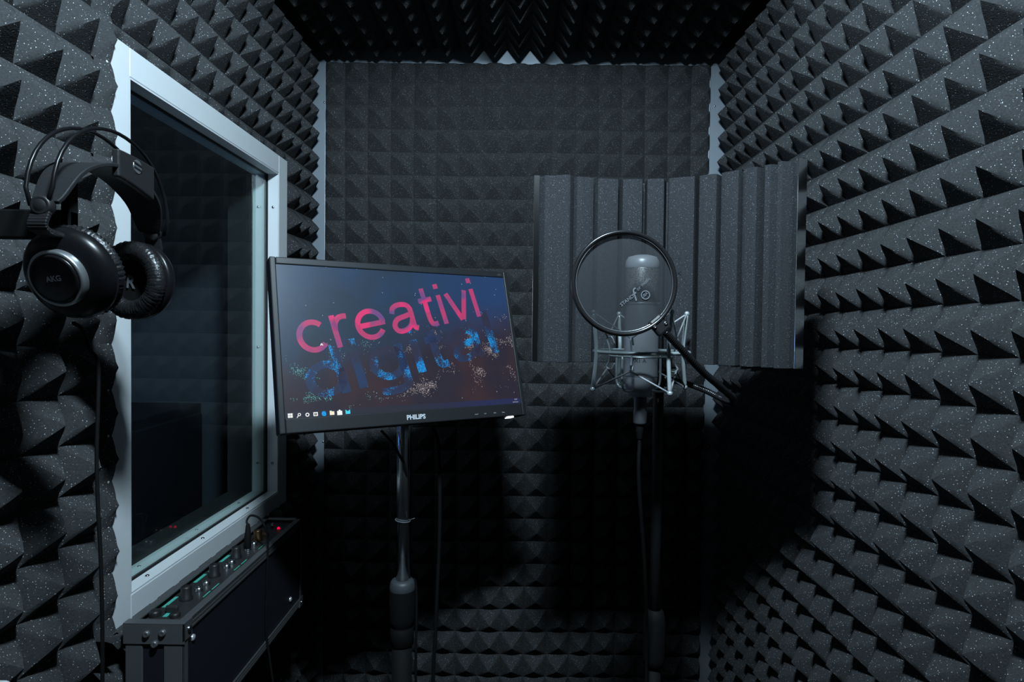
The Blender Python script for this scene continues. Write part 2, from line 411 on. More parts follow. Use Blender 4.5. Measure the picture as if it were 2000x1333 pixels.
# ------------------------------------------------------------------ pyramid foam
def lines(off, lo, hi, P=0.07):
    k = math.floor((lo-off)/P) + 1; L = [lo]
    while off + k*P < hi - 1e-6:
        if off + k*P > lo + 1e-6: L.append(off + k*P)
        k += 1
    return L + [hi]
def cells(off, lo, hi, P=0.07):               # full pyramid cells clipped to lo..hi
    k0 = math.floor((lo-off)/P + 1e-6); k1 = math.ceil((hi-off)/P - 1e-6)
    return [(off+k*P, off+(k+1)*P) for k in range(k0, k1)]
NS, HP = 8, 0.038
def foam(name, regions, offs, place, flat=None, seed=1):
    """regions: list of (u0,u1,v0,v1,hscale,ucells or None); place(U,V,H)->xyz arrays."""
    rng = np.random.default_rng(seed); V = []; F = []; n0 = 0
    for (u0, u1, v0, v1, hs, uc, vc) in regions:
        for (a, b_) in (uc or cells(offs[0], u0, u1)):
            for (c, d) in (vc or cells(offs[1], v0, v1)):
                t = np.linspace(-1, 1, NS+1)
                jx, jy = rng.normal(0, .018, 2); jh = 1 + rng.normal(0, .025)
                S, Tt = np.meshgrid(t, t, indexing='ij')
                U = a + (S+1)/2*(b_-a); W = c + (Tt+1)/2*(d-c)
                mnorm = (np.abs(S)**16 + np.abs(Tt)**16)**(1/16)
                h = np.clip(1 - mnorm, 0, 1)
                h = np.where(h > .86, .86 + (h-.86)*.75, h) 
                if hs < 0: h = np.maximum(h, (.45 + .30*(1-Tt**2))*np.clip((S+1)/.9, 0, 1))      # squeezed against the frame
                H = HP*abs(hs)*h*jh
                wgt = 1 - np.maximum(np.abs(S), np.abs(Tt))
                U = U + jx*(b_-a)*wgt; W = W + jy*(d-c)*wgt
                du_ = 0.0013*np.sin(9*W+6.0*U+seed); W = W + 0.0015*np.sin(9*U+5.0*W+2.0*seed); U = U + du_
                U = np.clip(U, u0, u1); W = np.clip(W, v0, v1)
                if flat is not None:
                    H = np.where((U > flat[0]) & (U < flat[1]) & (W > flat[2]) & (W < flat[3]), 0, H)
                V.append(np.stack(place(U, W, H), -1).reshape(-1, 3))
                for i in range(NS):
                    for j in range(NS):
                        p = n0 + i*(NS+1)+j; q = p+1; r = p+NS+1; s_ = r+1
                        if (i < NS/2) == (j < NS/2): F += [(p, r, s_), (p, s_, q)]
                        else: F += [(p, r, q), (q, r, s_)]
                n0 += (NS+1)**2
        # cut edges down to the glued base
        e = BASE - .0006
        for (A, B) in (((u0, v0), (u1, v0)), ((u1, v0), (u1, v1)), ((u1, v1), (u0, v1)), ((u0, v1), (u0, v0))):
            Aa = np.array([A[0], B[0], B[0], A[0]]); Bb = np.array([A[1], B[1], B[1], A[1]])
            V.append(np.stack(place(Aa, Bb, np.array([0, 0, -e, -e])), -1)); F.append((n0, n0+1, n0+2, n0+3)); n0 += 4
    me = bpy.data.meshes.new(name)
    me.from_pydata(np.concatenate(V).tolist(), [], F)
    me.polygons.foreach_set('use_smooth', [True]*len(me.polygons)); me.materials.append(M['foam']); me.update()
    bm = bmesh.new(); bm.from_mesh(me)
    bmesh.ops.remove_doubles(bm, verts=bm.verts[:], dist=1e-5)
    bmesh.ops.dissolve_degenerate(bm, dist=1e-6, edges=bm.edges[:])
    bmesh.ops.recalc_face_normals(bm, faces=bm.faces[:])
    for e in bm.edges:
        if len(e.link_faces) == 2 and e.calc_face_angle(0) > 0.9: e.smooth = False
    bm.to_mesh(me); bm.free()
    o = bpy.data.objects.new(name, me); COL.objects.link(o); o.location.z = EYE
    return o
ZO, YO, XO = 0.038, 0.0055, 0.034
CAT = 'acoustic foam'
o = foam('acoustic_foam', [(-.583, .575, ZF+.005, .793, 1, None, None)], (XO, ZO), lambda U, W, H: (U, YB-H, W), seed=2)
tag(o, 'charcoal pyramid foam panel covering the back wall behind the monitor', CAT)
o = foam('acoustic_foam', [(YF+.01, 1.8955, ZF+.005, .80, 1, None, None)], (YO, ZO), lambda U, W, H: (XR-H, U, W), seed=3)
tag(o, 'charcoal pyramid foam panel covering the wall opposite the window', CAT)
fy0, fy1, fz0, fz1 = 0.944, 1.672, -0.474, 0.430
reg = [(YF+.01, .915, ZF+.005, .80, 1, None, None),
       (.915, fy0, fz0, .80, -.62, [(.915, .9675)], None),
       (.915, .985, ZF+.005, fz0, 1, None, None),
       (fy0, fy1, fz1, .458, .35, None, [(fz1-.006, .458)]),
       (fy0, fy1, .458, .80, 1, None, None),
       (fy1, 1.8955, fz0, .80, 1, [(fy1, 1.7555), (1.7555, 1.8255), (1.8255, 1.8955)], None),
       (.985, 1.8955, ZF+.005, fz0, 1, None, None)]
o = foam('acoustic_foam', reg, (YO, ZO), lambda U, W, H: (XL+H, U, W), seed=4)
tag(o, 'charcoal pyramid foam panel cut around the window on its wall', CAT)
o = foam('acoustic_foam', [(-.585, .588, YF+.01, 1.895, 1.18, None, None)], (XO, YO), lambda U, W, H: (U, W, ZC-H),
         flat=(-.11, .11, .18, .40), seed=5)
tag(o, 'near-black pyramid foam panel on the ceiling', CAT)

# ------------------------------------------------------------------ ceiling lamp (above and just ahead of the camera)
lb = (LAMP_POS.x, LAMP_POS.y, wc)
lt = thing('ceiling_light', lb, 'oval black ceiling lamp aimed into the booth giving cool white light', 'lamp')
b_ = LAMP_POS - LAMP_AIM*.002
MB().lathe(b_, LAMP_AIM, [(0,-.030), (LAMP_R*.6,-.030), (LAMP_R+.003,-.012), (LAMP_R+.003,.004), (LAMP_R,.004), (LAMP_R,0), (0,0)], 40, squash=1.9).build('lamp_body', M['black'], lt, lb)
MB().tube([b_ - LAMP_AIM*.028, (LAMP_POS.x, LAMP_POS.y-.040, LAMP_POS.z+.030), (LAMP_POS.x, LAMP_POS.y-.040, wc)], .008, 12).build('lamp_bracket', M['black'], lt, lb)
MB().lathe(LAMP_POS, LAMP_AIM, [(LAMP_R*math.cos(PI/2*k/10), .028*math.sin(PI/2*k/10)) for k in range(11)], 40, squash=1.9).build('lamp_lens', M['lamp'], lt, lb)

# ------------------------------------------------------------------ corner trims
def screw(parent, base, p, n, r=.0032):
    o = MB().lathe(p, n, [(r, 0), (r, .0008), (r*.7, .0018), (0, .0021)], 14).build('screw', M['screw'], parent, base); return o
def trim(name, mb, screws, n=(0,-1,0)):
    o = struct(mb.build(name, M['trim'], bevel=.0008))
    for p in screws: screw(o, (0,0,0), p, n)
    return o
zt = wc
trim('trim_1', MB().box((wl, YB-.002, ZF), (-.5855, YB, zt)).box((wl, YB-.020, ZF), (wl+.004, YB-.002, zt)),
     [(-.5885, YB-.002, z) for z in (.676, .18, -.36, -.895)])
trim('trim_2', MB().box((.578, YB-.002, ZF), (wr, YB, zt)).box((wr-.004, YB-.020, ZF), (wr, YB-.002, zt)).box((.5755, YB-.009, ZF), (.5785, YB, .792)),
     [(.594, YB-.002, z) for z in (.675, .18, -.36, -.895)])
trim('trim_3', MB().box((-.5855, YB-.002, .795), (.578, YB, zt)), [])

# ------------------------------------------------------------------ window
FX = -0.612
win = MB()
OYa, OYb, OZa, OZb = 0.936, 1.672, -0.479, 0.433
for lo, hi in (((wl, OYa, OZa), (FX, OY0, OZb)), ((wl, OY1, OZa), (FX, OYb, OZb)),
               ((wl, OY0, OZa), (FX, OY1, OZ0)), ((wl, OY0, OZ1), (FX, OY1, OZb))):
    win.box(lo, hi)
wn = win.build('window_1', M['frame'], bevel=.0015); struct(wn)
def ring_box(mb, x0, x1, g, th):              # a rectangular ring lining the opening
    a, b_, c, d = OY0+g, OY1-g, OZ0+g, OZ1-g
    mb.box((x0, a, c), (x1, a+th, d)); mb.box((x0, b_-th, c), (x1, b_, d))
    mb.box((x0, a+th, c), (x1, b_-th, c+th)); mb.box((x0, a+th, d-th), (x1, b_-th, d)); return mb
ring_box(MB(), FX-.027, FX-.001, 0, .003).build('reveal', M['frame'], wn)
ring_box(MB(), FX-.037, FX-.027, 0, .004).build('gasket', M['gasket'], wn)
ring_box(MB(), FX-.066, FX-.037, 0, .004).build('inner_frame', M['frame2'], wn)
MB().box((FX-.035, OY0+.002, OZ0+.002), (FX-.030, OY1-.002, OZ1-.002)).build('pane', M['glass'], wn)
for x, zz in ((FX-.014, (.30, -.06, -.36)), (FX-.052, (.30, -.06, -.36))):
    for z in zz: screw(wn, (0,0,0), (x, OY1-.0035, z), (0,-1,0), .0035)
for x, yy in ((FX-.014, (1.06, 1.25, 1.46)), (FX-.052, (1.10, 1.30, 1.50))):
    for y in yy: screw(wn, (0,0,0), (x, y, OZ0+.0035), (0,0,1), .0035)

# ------------------------------------------------------------------ monitor
MP = Vector((-.213, 1.2196, -.029))
MR = Matrix.Rotation(math.radians(33.09), 4, 'Z') @ Matrix.Rotation(math.radians(-15.74), 4, 'X')
mon = thing('computer_monitor', MP, 'black widescreen monitor showing a pink word on dark blue, held on a pole', 'monitor')
mon.rotation_euler = MR.to_euler()
SW, SH = .238, .1384
b = MB()                                      # rim of the front bezel
for lo, hi in (((-.2485, -.012, -.164), (-SW, .016, .152)), ((SW, -.012, -.164), (.2475, .016, .152)),
               ((-SW, -.012, SH), (SW, .016, .152)), ((-SW, -.012, -.164), (SW, .016, -SH))): b.box(lo, hi)
bz = b.build('bezel', M['bezel'], mon, bevel=.002)
b = MB().box((-.246, .016, -.161), (.245, .030, .149))
b._add([(-.20,.030,-.13),(.20,.030,-.13),(.20,.030,.12),(-.20,.030,.12),(-.15,.050,-.10),(.15,.050,-.10),(.15,.050,.09),(-.15,.050,.09)],
       [(0,1,5,4),(1,2,6,5),(2,3,7,6),(3,0,4,7),(4,5,6,7)])
b.build('back_cover', M['black'], mon, bevel=.003)
MB().box((-.05, .05, -.05), (.05, .058, .05)).build('mount_plate', M['stand'], mon)
scr = MB().quad((-SW,-.0095,-SH),(SW,-.0095,-SH),(SW,-.0095,SH),(-SW,-.0095,SH)).build('screen', M['wallpaper'], mon)
def on_screen(mb, x, z, ang=0.0, y=-.0099):   # text drawn in its own plane, laid on the screen
    mb.xf(Matrix.Translation((x, y, z)) @ Matrix.Rotation(-ang, 4, 'Y') @ Matrix.Rotation(PI/2, 4, 'X')); return mb
ANG = math.radians(12.1)
def ell(cx, cy, rx, ry, a0, a1, n=28):
    return [(cx + rx*math.cos(math.radians(a0+(a1-a0)*k/n)), cy + ry*math.sin(math.radians(a0+(a1-a0)*k/n))) for k in range(n+1)]
def sp2(*p): return [(v.x, v.y) for v in smooth_path([(x, y, 0) for x, y in p], 8)]
def glyphs(w):
    h = w/2; R = .5-h
    return {'c': ([ell(.47, .5, .47-h, R, 42, 318)], .93), 'r': ([[(h, 0), (h, 1)], sp2((h, .52), (h+.04, .72), (.24, .87), (.38, .915), (.52, .90))], .58),
            'e': ([ell(.49, .5, .49-h, R, 0, 325), [(h*1.2, .5-h*.1), (.98-h*.3, .5-h*.1)]], 1.02),
            'a': ([sp2((.10, .68), (.17, .84), (.32, .92), (.50, .925), (.66, .87), (.74, .72), (.74, .40), (.745, .14), (.86, .07)), sp2((.74, .57), (.50, .53), (.22, .47), (.09, .30), (.14, .13), (.30, .075), (.50, .12), (.66, .24), (.74, .42))], .96),
            't': ([sp2((.24, 1.32), (.24, .8), (.24, .35), (.28, .13), (.38, .075), (.50, .085)), [(.02, 1-h), (.50, 1-h)]], .56),
            'i': ([[(h, 0), (h, 1)], [(h, 1.22), (h, 1.22+w)]], w+.02), 'v': ([[(.06, 1), (.40, .02)], [(.78, 1), (.44, .02)]], .84),
            'd': ([ell(.48, .5, .48-h, R, 0, 360), [(.94-h, 0), (.94-h, 1.40)]], 1.0), 'g': ([ell(.48, .52, .48-h, R, 0, 360), sp2((.94-h, 1), (.94-h, .5), (.94-h, .02), (.80, -.22), (.50, -.30), (.12, -.24))], 1.0),
            'l': ([[(h, 0), (h, 1.40)]], w+.02)}
def stroke_word(body, w, gap):                # the display's lettering drawn as flat strokes
    mb = MB(); x = 0.0; G = glyphs(w)
    for ch in body:
        strokes, adv = G[ch]
        for P in strokes:
            n = len(P); vs = []
            for k in range(n):
                a, c = P[max(k-1, 0)], P[min(k+1, n-1)]; d = Vector((c[0]-a[0], c[1]-a[1])).normalized()
                for sg in (-1, 1): vs.append((x + P[k][0] - d.y*sg*w/2, P[k][1] + d.x*sg*w/2, 0))
            mb._add(vs, [(2*k, 2*k+2, 2*k+3, 2*k+1) for k in range(n-1)])
        x += adv + gap
    return mb
def scaled(mb, sx, sy): mb.v = [Vector((v.x*sx, v.y*sy, v.z)) for v in mb.v]; return mb
wd1 = stroke_word('creativi', .165, .13); L1 = max(v.x for v in wd1.v)
on_screen(scaled(wd1, .382/L1, .0615), -.2035, -.0300, ANG).build('word', M['pink'], scr)
wd2 = stroke_word('digital', .215, .15); L2 = max(v.x for v in wd2.v)
on_screen(scaled(wd2, .405/L2, .066), -.1935, -.1125, ANG, -.0098).build('word', M['blue'], scr)
MB().quad((-SW,-.0100,-SH),(SW,-.0100,-SH),(SW,-.0100,-.1275),(-SW,-.0100,-.1275)).build('taskbar', M['taskbar'], scr)
yk = -.0104; zk = -.1335
def flat_poly(pts): n = len(pts); return MB()._add([(x, yk, z) for x, z in pts], [tuple(range(n))])
def flat_ring(x, z, r1, r0):
    return MB().lathe((x, yk, z), (0, -1, 0), [(r0, 0), (r1, 0)], 20, False)
q = MB()
for i in (0, 1):
    for j in (0, 1):
        x, z = -.2335 + i*.0042, zk-.0037 + j*.0040; q.quad((x, yk, z), (x+.0037, yk, z), (x+.0037, yk, z+.0035), (x, yk, z+.0035))
q.build('app_icon', M['icon_white'], scr)
q = flat_ring(-.2145, zk+.0008, .0027, .0015); q.quad((-.2190, yk, zk-.0042), (-.2180, yk, zk-.0048), (-.2158, yk, zk-.0012), (-.2168, yk, zk-.0004)); q.build('app_icon', M['icon_white'], scr)
flat_ring(-.2010, zk-.0003, .0034, .0018).build('app_icon', M['icon_white'], scr)
q = MB()
for a, b_, c, d in ((-.0038, -.0035, .0038, -.002), (-.0038, .0016, .0038, .0032), (-.0038, -.002, -.0022, .0016), (.0022, -.002, .0038, .0016), (-.0008, -.0008, .0008, .0004)):
    q.quad((-.1870+a, yk, zk+b_), (-.1870+c, yk, zk+b_), (-.1870+c, yk, zk+d), (-.1870+a, yk, zk+d))
q.build('app_icon', M['icon_white'], scr)
on_screen(fit(text_mb('e', .01, bold=.0003), height=.0085), -.1765, zk-.0045, 0, yk).build('app_icon', M['icon_blue'], scr)
q = flat_poly([(-.1625, zk-.0035), (-.1545, zk-.0035), (-.1545, zk+.0028), (-.1580, zk+.0028), (-.1592, zk+.0040), (-.1625, zk+.0040)]); q.build('app_icon', M['icon_cream'], scr)
q = flat_poly([(-.1495, zk-.0045), (-.1405, zk-.0045), (-.1405, zk+.0028), (-.1430, zk+.0028), (-.1437, zk+.0048), (-.1463, zk+.0048), (-.1470, zk+.0028), (-.1495, zk+.0028)]); q.build('app_icon', M['icon_white'], scr)
q = flat_poly([(-.1345, zk-.0035), (-.1260, zk-.0035), (-.1260, zk+.0045), (-.1302, zk+.0012), (-.1345, zk+.0045)]); q.build('app_icon', M['icon_cyan'], scr)
on_screen(fit(text_mb('9:37', .004), height=.0028), .2235, -.1312, 0, yk).build('clock', M['icon_grey'], scr)
on_screen(fit(text_mb('26/07/2018', .004), width=.0135), .2180, -.1364, 0, yk).build('clock', M['icon_grey'], scr)
q = flat_poly([(-.1705, -.0110), (-.1693, -.0118), (-.1677, -.0094), (-.1661, -.0118), (-.1649, -.0110), (-.1677, -.0066)]); q.build('cursor', M['icon_white'], scr)
on_screen(fit(text_mb('PHILIPS', .01, bold=.00035), width=.038), -.0205, -.1560, 0, -.0124).build('logo', M['white_print'], bz)
on_screen(fit(text_mb('LED', .005), width=.0085), .2225, .1425, 0, -.0124).build('marking', M['grey_print'], bz)
for x, tx in ((.130, 'Auto/▼'.replace('▼', 'V')), (.152, '16:9'), (.174, 'OK/I'), (.194, 'Menu')):
    on_screen(fit(text_mb(tx, .004), height=.0020), x-.006, -.1560, 0, -.0124).build('marking', M['white_print'], bz)
MB().box((.2015, -.0115, -.1672), (.2150, .002, -.1640)).build('power_light', M['white_led'], mon)
MB().box((.10, -.004, -.1655), (.232, .010, -.1640)).build('button_strip', M['black'], mon)

# ------------------------------------------------------------------ monitor pole stand
PX_, PY_ = -.2265, 1.272
pb = (PX_, PY_, ZF)
ps = thing('pole_stand', pb, 'chrome and black telescopic pole stand standing under the monitor', 'stand')
MB().tube([(PX_, PY_, z) for z in (-.52, -.3, -.015)], .0132, 24).build('pole', M['chrome'], ps, pb)
MB().lathe((PX_, PY_, -.612), (0,0,1), [(.018,-.045), (.0235,-.04), (.0235,-.006), (.0205,-.003), (.0235,0), (.0258,.012), (.0265,.055), (.0258,.072)], 32).build('collar', M['shaded_stand'], ps, pb)
MB().lathe((PX_, PY_, -.540), (0,0,1), [(.0258,0), (.0262,.004), (.0245,.014), (.0215,.019), (.0132,.0205)], 32).build('collar_ring', M['collar'], ps, pb)
MB().tube([(PX_, PY_, z) for z in (ZF+.02, -.9, -.64)], .0205, 24).build('lower_tube', M['shaded_stand'], ps, pb)
MB().lathe((PX_, PY_, ZF), (0,0,1), [(0,0), (.17,0), (.172,.006), (.165,.014), (.04,.022), (.028,.05), (.021,.055), (0,.055)], 48).build('base', M['stand'], ps, pb)
mc = MP + MR.to_3x3() @ Vector((0, .058, -.02))
d = (Vector((PX_, PY_, mc.z-.01)) - mc)
MB().obox((PX_, PY_, -.028), ((1,0,0), (0,1,0), (0,0,1)), (.019, .019, .022)).build('tilt_head', M['stand'], ps, pb, bevel=.003)
MB().tube([mc - MR.to_3x3() @ Vector((0, .004, 0)), Vector((PX_, PY_, -.03))], .012, 12).build('bracket', M['stand'], ps, pb)
tieo = MB().torus((PX_, PY_, -.398), (.12, 0, 1), .0150, .0012, 24, 6); tieo.tube([(PX_+.014, PY_-.006, -.396), (PX_+.026, PY_-.012, -.390)], .0009, 6)
tag(tieo.build('cable_tie', M['grey_print'], None, (PX_, PY_, -.398)), 'thin cable tie looped round the chrome monitor pole', 'cable tie')
# cables of the monitor
cp = smooth_path([at(745, 842, 1.262), at(768, 868, 1.246), at(779, 888, 1.246), at(791, 912, 1.252), at(795, 950, 1.272), at(797, 1020, 1.276), at(799, 1125, 1.278), at(813, 1150, 1.29), at(812, 1333, 1.29), (-.195, 1.30, -.95), (-.21, 1.38, -1.25), (-.15, 1.45, ZF+.006), (-.05, 1.6, ZF+.006)])
tag(MB().tube(cp, .0028, 8).build('power_cable', M['black_matt']), 'black cable wound round the chrome pole under the monitor', 'cable')
cp = smooth_path([at(845, 832, 1.30), at(856, 870, 1.33), at(859, 960, 1.345), at(858, 1060, 1.35), at(854, 1150, 1.35), at(850, 1250, 1.35), at(846, 1333, 1.35), (-.165, 1.36, -1.0), (-.15, 1.40, -1.25), (-.08, 1.5, ZF+.006), (.05, 1.62, ZF+.006)])
tag(MB().tube(cp, .0042, 8).build('video_cable', M['black_matt']), 'black cable hanging straight down to the right of the monitor pole', 'cable')

# ------------------------------------------------------------------ reflection filter
FC = Vector((.1904, .8607)); FR = .2809; FZ0, FZ1 = -.060, .259
def arc(a, r): return (FC.x + r*math.cos(math.radians(a)), FC.y + r*math.sin(math.radians(a)))
rfb = (arc(70, FR)[0], arc(70, FR)[1], FZ0)
rf = thing('reflection_filter', rfb, 'curved acoustic screen of ridged grey foam behind the microphone', 'reflection filter')
val = [124.0, 112.68, 103.26, 92.63, 82.48, 73.68, 61.41, 52.51, 43.61, 35.98, 30.09, 25.4]
R0, R1 = FR-.013, FR-.046
front = []
for i in range(len(val)-1):
    a, c = val[i], val[i+1]; w = a-c
    g = .85 if i else .3; g2 = .85 if i < len(val)-2 else .3
    if i == 0: prof = [(0, R0-.012), (.25, R0-.018), (.62, R1-.004), (.72, R1-.004), (1-g/w, R1+.006), (1-g*.45/w, R0)]
    elif i in (9, 10): prof = [(g*.35/w, R0-.004), (g*.8/w, R1+.012), (.35, R1+.004), (.7, R1+.006), (1-g2*.7/w, R0-.014), (1, R0-.010)]
    else: prof = [(g*.5/w, R0), (g*.8/w, R1+.010), (g*1.15/w, R1+.002), (.30, R1), (.70, R1), (1-g*1.15/w, R1+.002), (1-g*.8/w, R1+.010), (1-g*.5/w, R0)]
    for t, r in prof: front.append(arc(a - t*w, r))
back = [arc(val[-1] + (val[0]-val[-1])*k/30, FR-.002) for k in range(31)]
MB().prism(front + back, FZ0, FZ1).build('foam_insert', M['filter_foam'], rf, rfb, bevel=.002)
sh = [arc(124.2 - 99.4*k/40, FR-.001) for k in range(41)] + [arc(24.8 + 99.4*k/40, FR+.0015) for k in range(41)]
MB().prism(sh, FZ0, FZ1).build('shell', M['stand'], rf, rfb)
for a, wd_ in ((125.4, .0105), (22.6, .0150)):
    c0, c1 = arc(a, FR-.030), arc(a, FR+.002)
    t = Vector((math.cos(math.radians(a)), math.sin(math.radians(a)), 0)); n_ = Vector((-t.y, t.x, 0))
    cx, cy = arc(a, FR-.012)
    sg = 1 if a > 90 else -1
    q = MB()
    if a > 90: q.box((cx-.0065, cy-.0015, FZ0+.001), (cx+.0035, cy, FZ1+.001)).box((cx-.0065, cy, FZ0+.001), (cx-.005, cy+.02, FZ1+.001))
    else: q.obox((cx-.0080, cy-.0085, (FZ0+FZ1)/2+.001), ((.85, .52, 0), (-.52, .85, 0), (0,0,1)), (.0105, .0008, (FZ1-FZ0)/2)).obox((cx-.0015, cy+.006, (FZ0+FZ1)/2+.001), ((.985,.17,0), (-.17,.985,0), (0,0,1)), (.0008, .008, (FZ1-FZ0)/2))
    q.build('edge_strip', M['dark_chrome'], rf, rfb, bevel=.0005)
px, py = arc(67.4, R1); MB().lathe((px, py-.001, .095), (-.3, -.95, 0), [(.0045, 0), (.003, -.004), (0, -.005)], 3, False).build('bolt_hole', M['black_matt'], rf, rfb)
px, py = arc(69.5, FR-.012); MB().lathe((px, py, FZ1-.002), (0, 0, 1), [(.003, 0), (.003, .002), (.0015, .0035), (0, .004)], 14).build('screw', M['screw'], rf, rfb)

# ------------------------------------------------------------------ microphone stand
sx_, sy_ = .2665, 1.166
sb = (sx_, sy_, ZF)
ms = thing('microphone_stand', sb, 'slim black microphone stand below the reflection filter', 'stand')
MB().tube([(sx_, sy_, z) for z in (-.62, -.3, .06)], .0100, 20).build('pole', M['stand'], ms, sb)
MB().lathe((sx_, sy_, -.63), (0,0,1), [(.012,-.005), (.0185,0), (.0200,.012), (.0200,.085), (.0165,.10), (.0115,.104)], 28).build('clutch', M['shaded_stand'], ms, sb)
MB().tube([(sx_, sy_, z) for z in (ZF+.02, -.9, -.62)], .0128, 20).build('lower_tube', M['shaded_stand'], ms, sb)
MB().lathe((sx_, sy_, ZF), (0,0,1), [(0,0), (.125,0), (.128,.008), (.12,.018), (.03,.026), (.018,.05), (0,.05)], 48).build('base', M['stand'], ms, sb)
arm = smooth_path([(sx_, sy_, -.078), (.262, 1.12, -.078), (.256, 1.075, -.072), (.2545, 1.062, -.060)], 6)
MB().tube(arm, .0065, 12).build('arm', M['stand'], ms, sb)
MB().obox((sx_, sy_, -.078), ((1,0,0), (0,1,0), (0,0,1)), (.018, .018, .014)).build('clamp', M['black'], ms, sb, bevel=.003)

# ------------------------------------------------------------------ microphone
mx_, my_ = .2000, 1.0
mb_ = (mx_, my_, -.109)
mi = thing('microphone', mb_, 'silver large condenser microphone in a wire cradle behind the pop filter', 'microphone')
MR_ = .0268
MB().lathe((mx_, my_, 0), (0,0,1), [(0,-.108), (.0185,-.108), (.019,-.101), (.0195,-.1005), (.0215,-.1), (.0255,-.086), (MR_,-.080), (MR_,.036), (.0262,.038)], 48).build('body', M['mic'], mi, mb_)
MB().lathe((mx_, my_, 0), (0,0,1), [(.0255,.038), (.0262,.040), (.0262,.094), (.0255,.096)], 48).build('grille', M['grille'], mi, mb_)
MB().lathe((mx_, my_, 0), (0,0,1), [(.0262,.095), (.0270,.098), (.0262,.106), (.0225,.113), (.012,.116), (0,.1165)], 48).build('head_cap', M['mic'], mi, mb_)
MB().lathe((mx_, my_, 0), (0,0,1), [(.0262,.036), (.0272,.037), (.0272,.040), (.0262,.041)], 48).build('band', M['mic'], mi, mb_)
tm = fit(text_mb('X1 A', .01, bold=.0002), width=.0185)
xs0 = -.0155
tm.v = [Vector((mx_ + (MR_+.0002)*math.sin((v.x+xs0)/MR_), my_ - (MR_+.0002)*math.cos((v.x+xs0)/MR_), v.y-.0535)) for v in tm.v]
tm.build('marking', M['grey_print'], mi, mb_)
MB().torus((mx_, my_, -.0755), (0,0,1), MR_, .0006, 48, 6).build('seam_ring', M['silver'], mi, mb_)

# cable with plug
cb = (mx_, my_, -.155)
ca = thing('microphone_cable', cb, 'black cable plugged into the bottom of the silver microphone', 'cable')
MB().lathe((mx_, my_, 0), (0,0,1), [(.0095,-.109), (.0100,-.112), (.0100,-.131), (.0108,-.133), (.0108,-.150), (.0100,-.153), (.0060,-.1535)], 28).build('plug', M['plug'], ca, cb)
MB().lathe((mx_, my_, 0), (0,0,1), [(.0075,-.153), (.0075,-.158), (.0065,-.160), (.0068,-.165), (.0055,-.167), (.0055,-.175), (.0032,-.178)], 20).build('strain_relief', M['black_matt'], ca, cb)
MB().tube(smooth_path([(mx_, my_, -.175), (mx_+.002, my_+.01, -.25), (.225, 1.06, -.42), (.245, 1.13, -.60), (.246, 1.142, -.9), (.24, 1.14, -1.2), (.22, 1.06, ZF+.03), (.12, .9, ZF+.004), (-.05, .85, ZF+.004)]), .003, 10).build('cord', M['black_matt'], ca, cb)

# ------------------------------------------------------------------ shock mount
smb = (mx_, my_, -.10)
sm = thing('shock_mount', smb, 'pale wire spider shock mount carrying the microphone', 'shock mount')
RZ, RO = -.0375, .078
MB().torus((mx_, my_, RZ), (0,0,1), RO-.004, .0030, 72, 12).build('outer_ring', M['wire'], sm, smb)
PA = [18, 106, 196, 290]; tipsU, tipsL = [], []
for a in PA:
    c, s = math.cos(math.radians(a)), math.sin(math.radians(a))
    def P(r, z): return Vector((mx_+r*c, my_+r*s, z))
    up_, lo_ = P(RO+.005, RZ+.062), P(RO+.004, RZ-.058)
    q = MB().tube(smooth_path([up_, P(RO, RZ+.02), P(RO-.001, RZ), P(RO, RZ-.02), lo_], 6), .0031, 12)
    q.sphere(up_, .0042, 12); q.sphere(lo_, .0042, 12)
    q.build('post', M['wire'], sm, smb); tipsU.append(up_); tipsL.append(lo_)
HA = [62, 151, 243, 334]; hkU, hkL = [], []
RI = .058
MB().torus((mx_, my_, RZ-.0065), (0,0,1), .050, .0015, 64, 8).build('inner_ring', M['wire'], sm, smb)
for a in HA:
    c, s = math.cos(math.radians(a)), math.sin(math.radians(a))
    def P(r, z): return Vector((mx_+r*c, my_+r*s, z))
    MB().tube(smooth_path([P(.044, RZ+.012), P(.050, RZ+.023), P(RI, RZ+.020), P(.054, RZ+.008), P(.0515, RZ-.006), P(.054, RZ-.018), P(RI, RZ-.026), P(.050, RZ-.030), P(.044, RZ-.020)], 5), .0015, 8).build('hook', M['wire'], sm, smb)
    hkU.append(P(.056, RZ+.022)); hkL.append(P(.056, RZ-.028))
for a in (40, 130, 225, 318):                 # four bent prongs that grip the body
    c, s = math.cos(math.radians(a)), math.sin(math.radians(a))
    def P(r, z): return Vector((mx_+r*c, my_+r*s, z))
    MB().tube(smooth_path([P(.050, RZ-.0065), P(.0505, RZ-.03), P(.050, RZ-.048), P(.045, RZ-.058), P(.034, RZ-.061), P(.0215, RZ-.0605)], 5), .0020, 8).build('prong', M['wire'], sm, smb)
for tips, hk in ((tipsU, hkU), (tipsL, hkL)):
    for k in range(4):
        MB().tube([tips[k], hk[k], tips[(k+1) % 4]], .0014, 8).build('elastic_cord', M['elastic'], sm, smb)
qx, qy = mx_+.076*math.cos(math.radians(48)), my_+.076*math.sin(math.radians(48))
q = MB().obox((qx, qy, RZ-.018), ((1,0,0), (0,1,0), (0,0,1)), (.0115, .010, .017)); q.tube([(qx-.017, qy-.004, RZ-.026), (qx+.019, qy-.004, RZ-.026)], .004, 12)
q.build('swivel', M['stand'], sm, smb, bevel=.002)

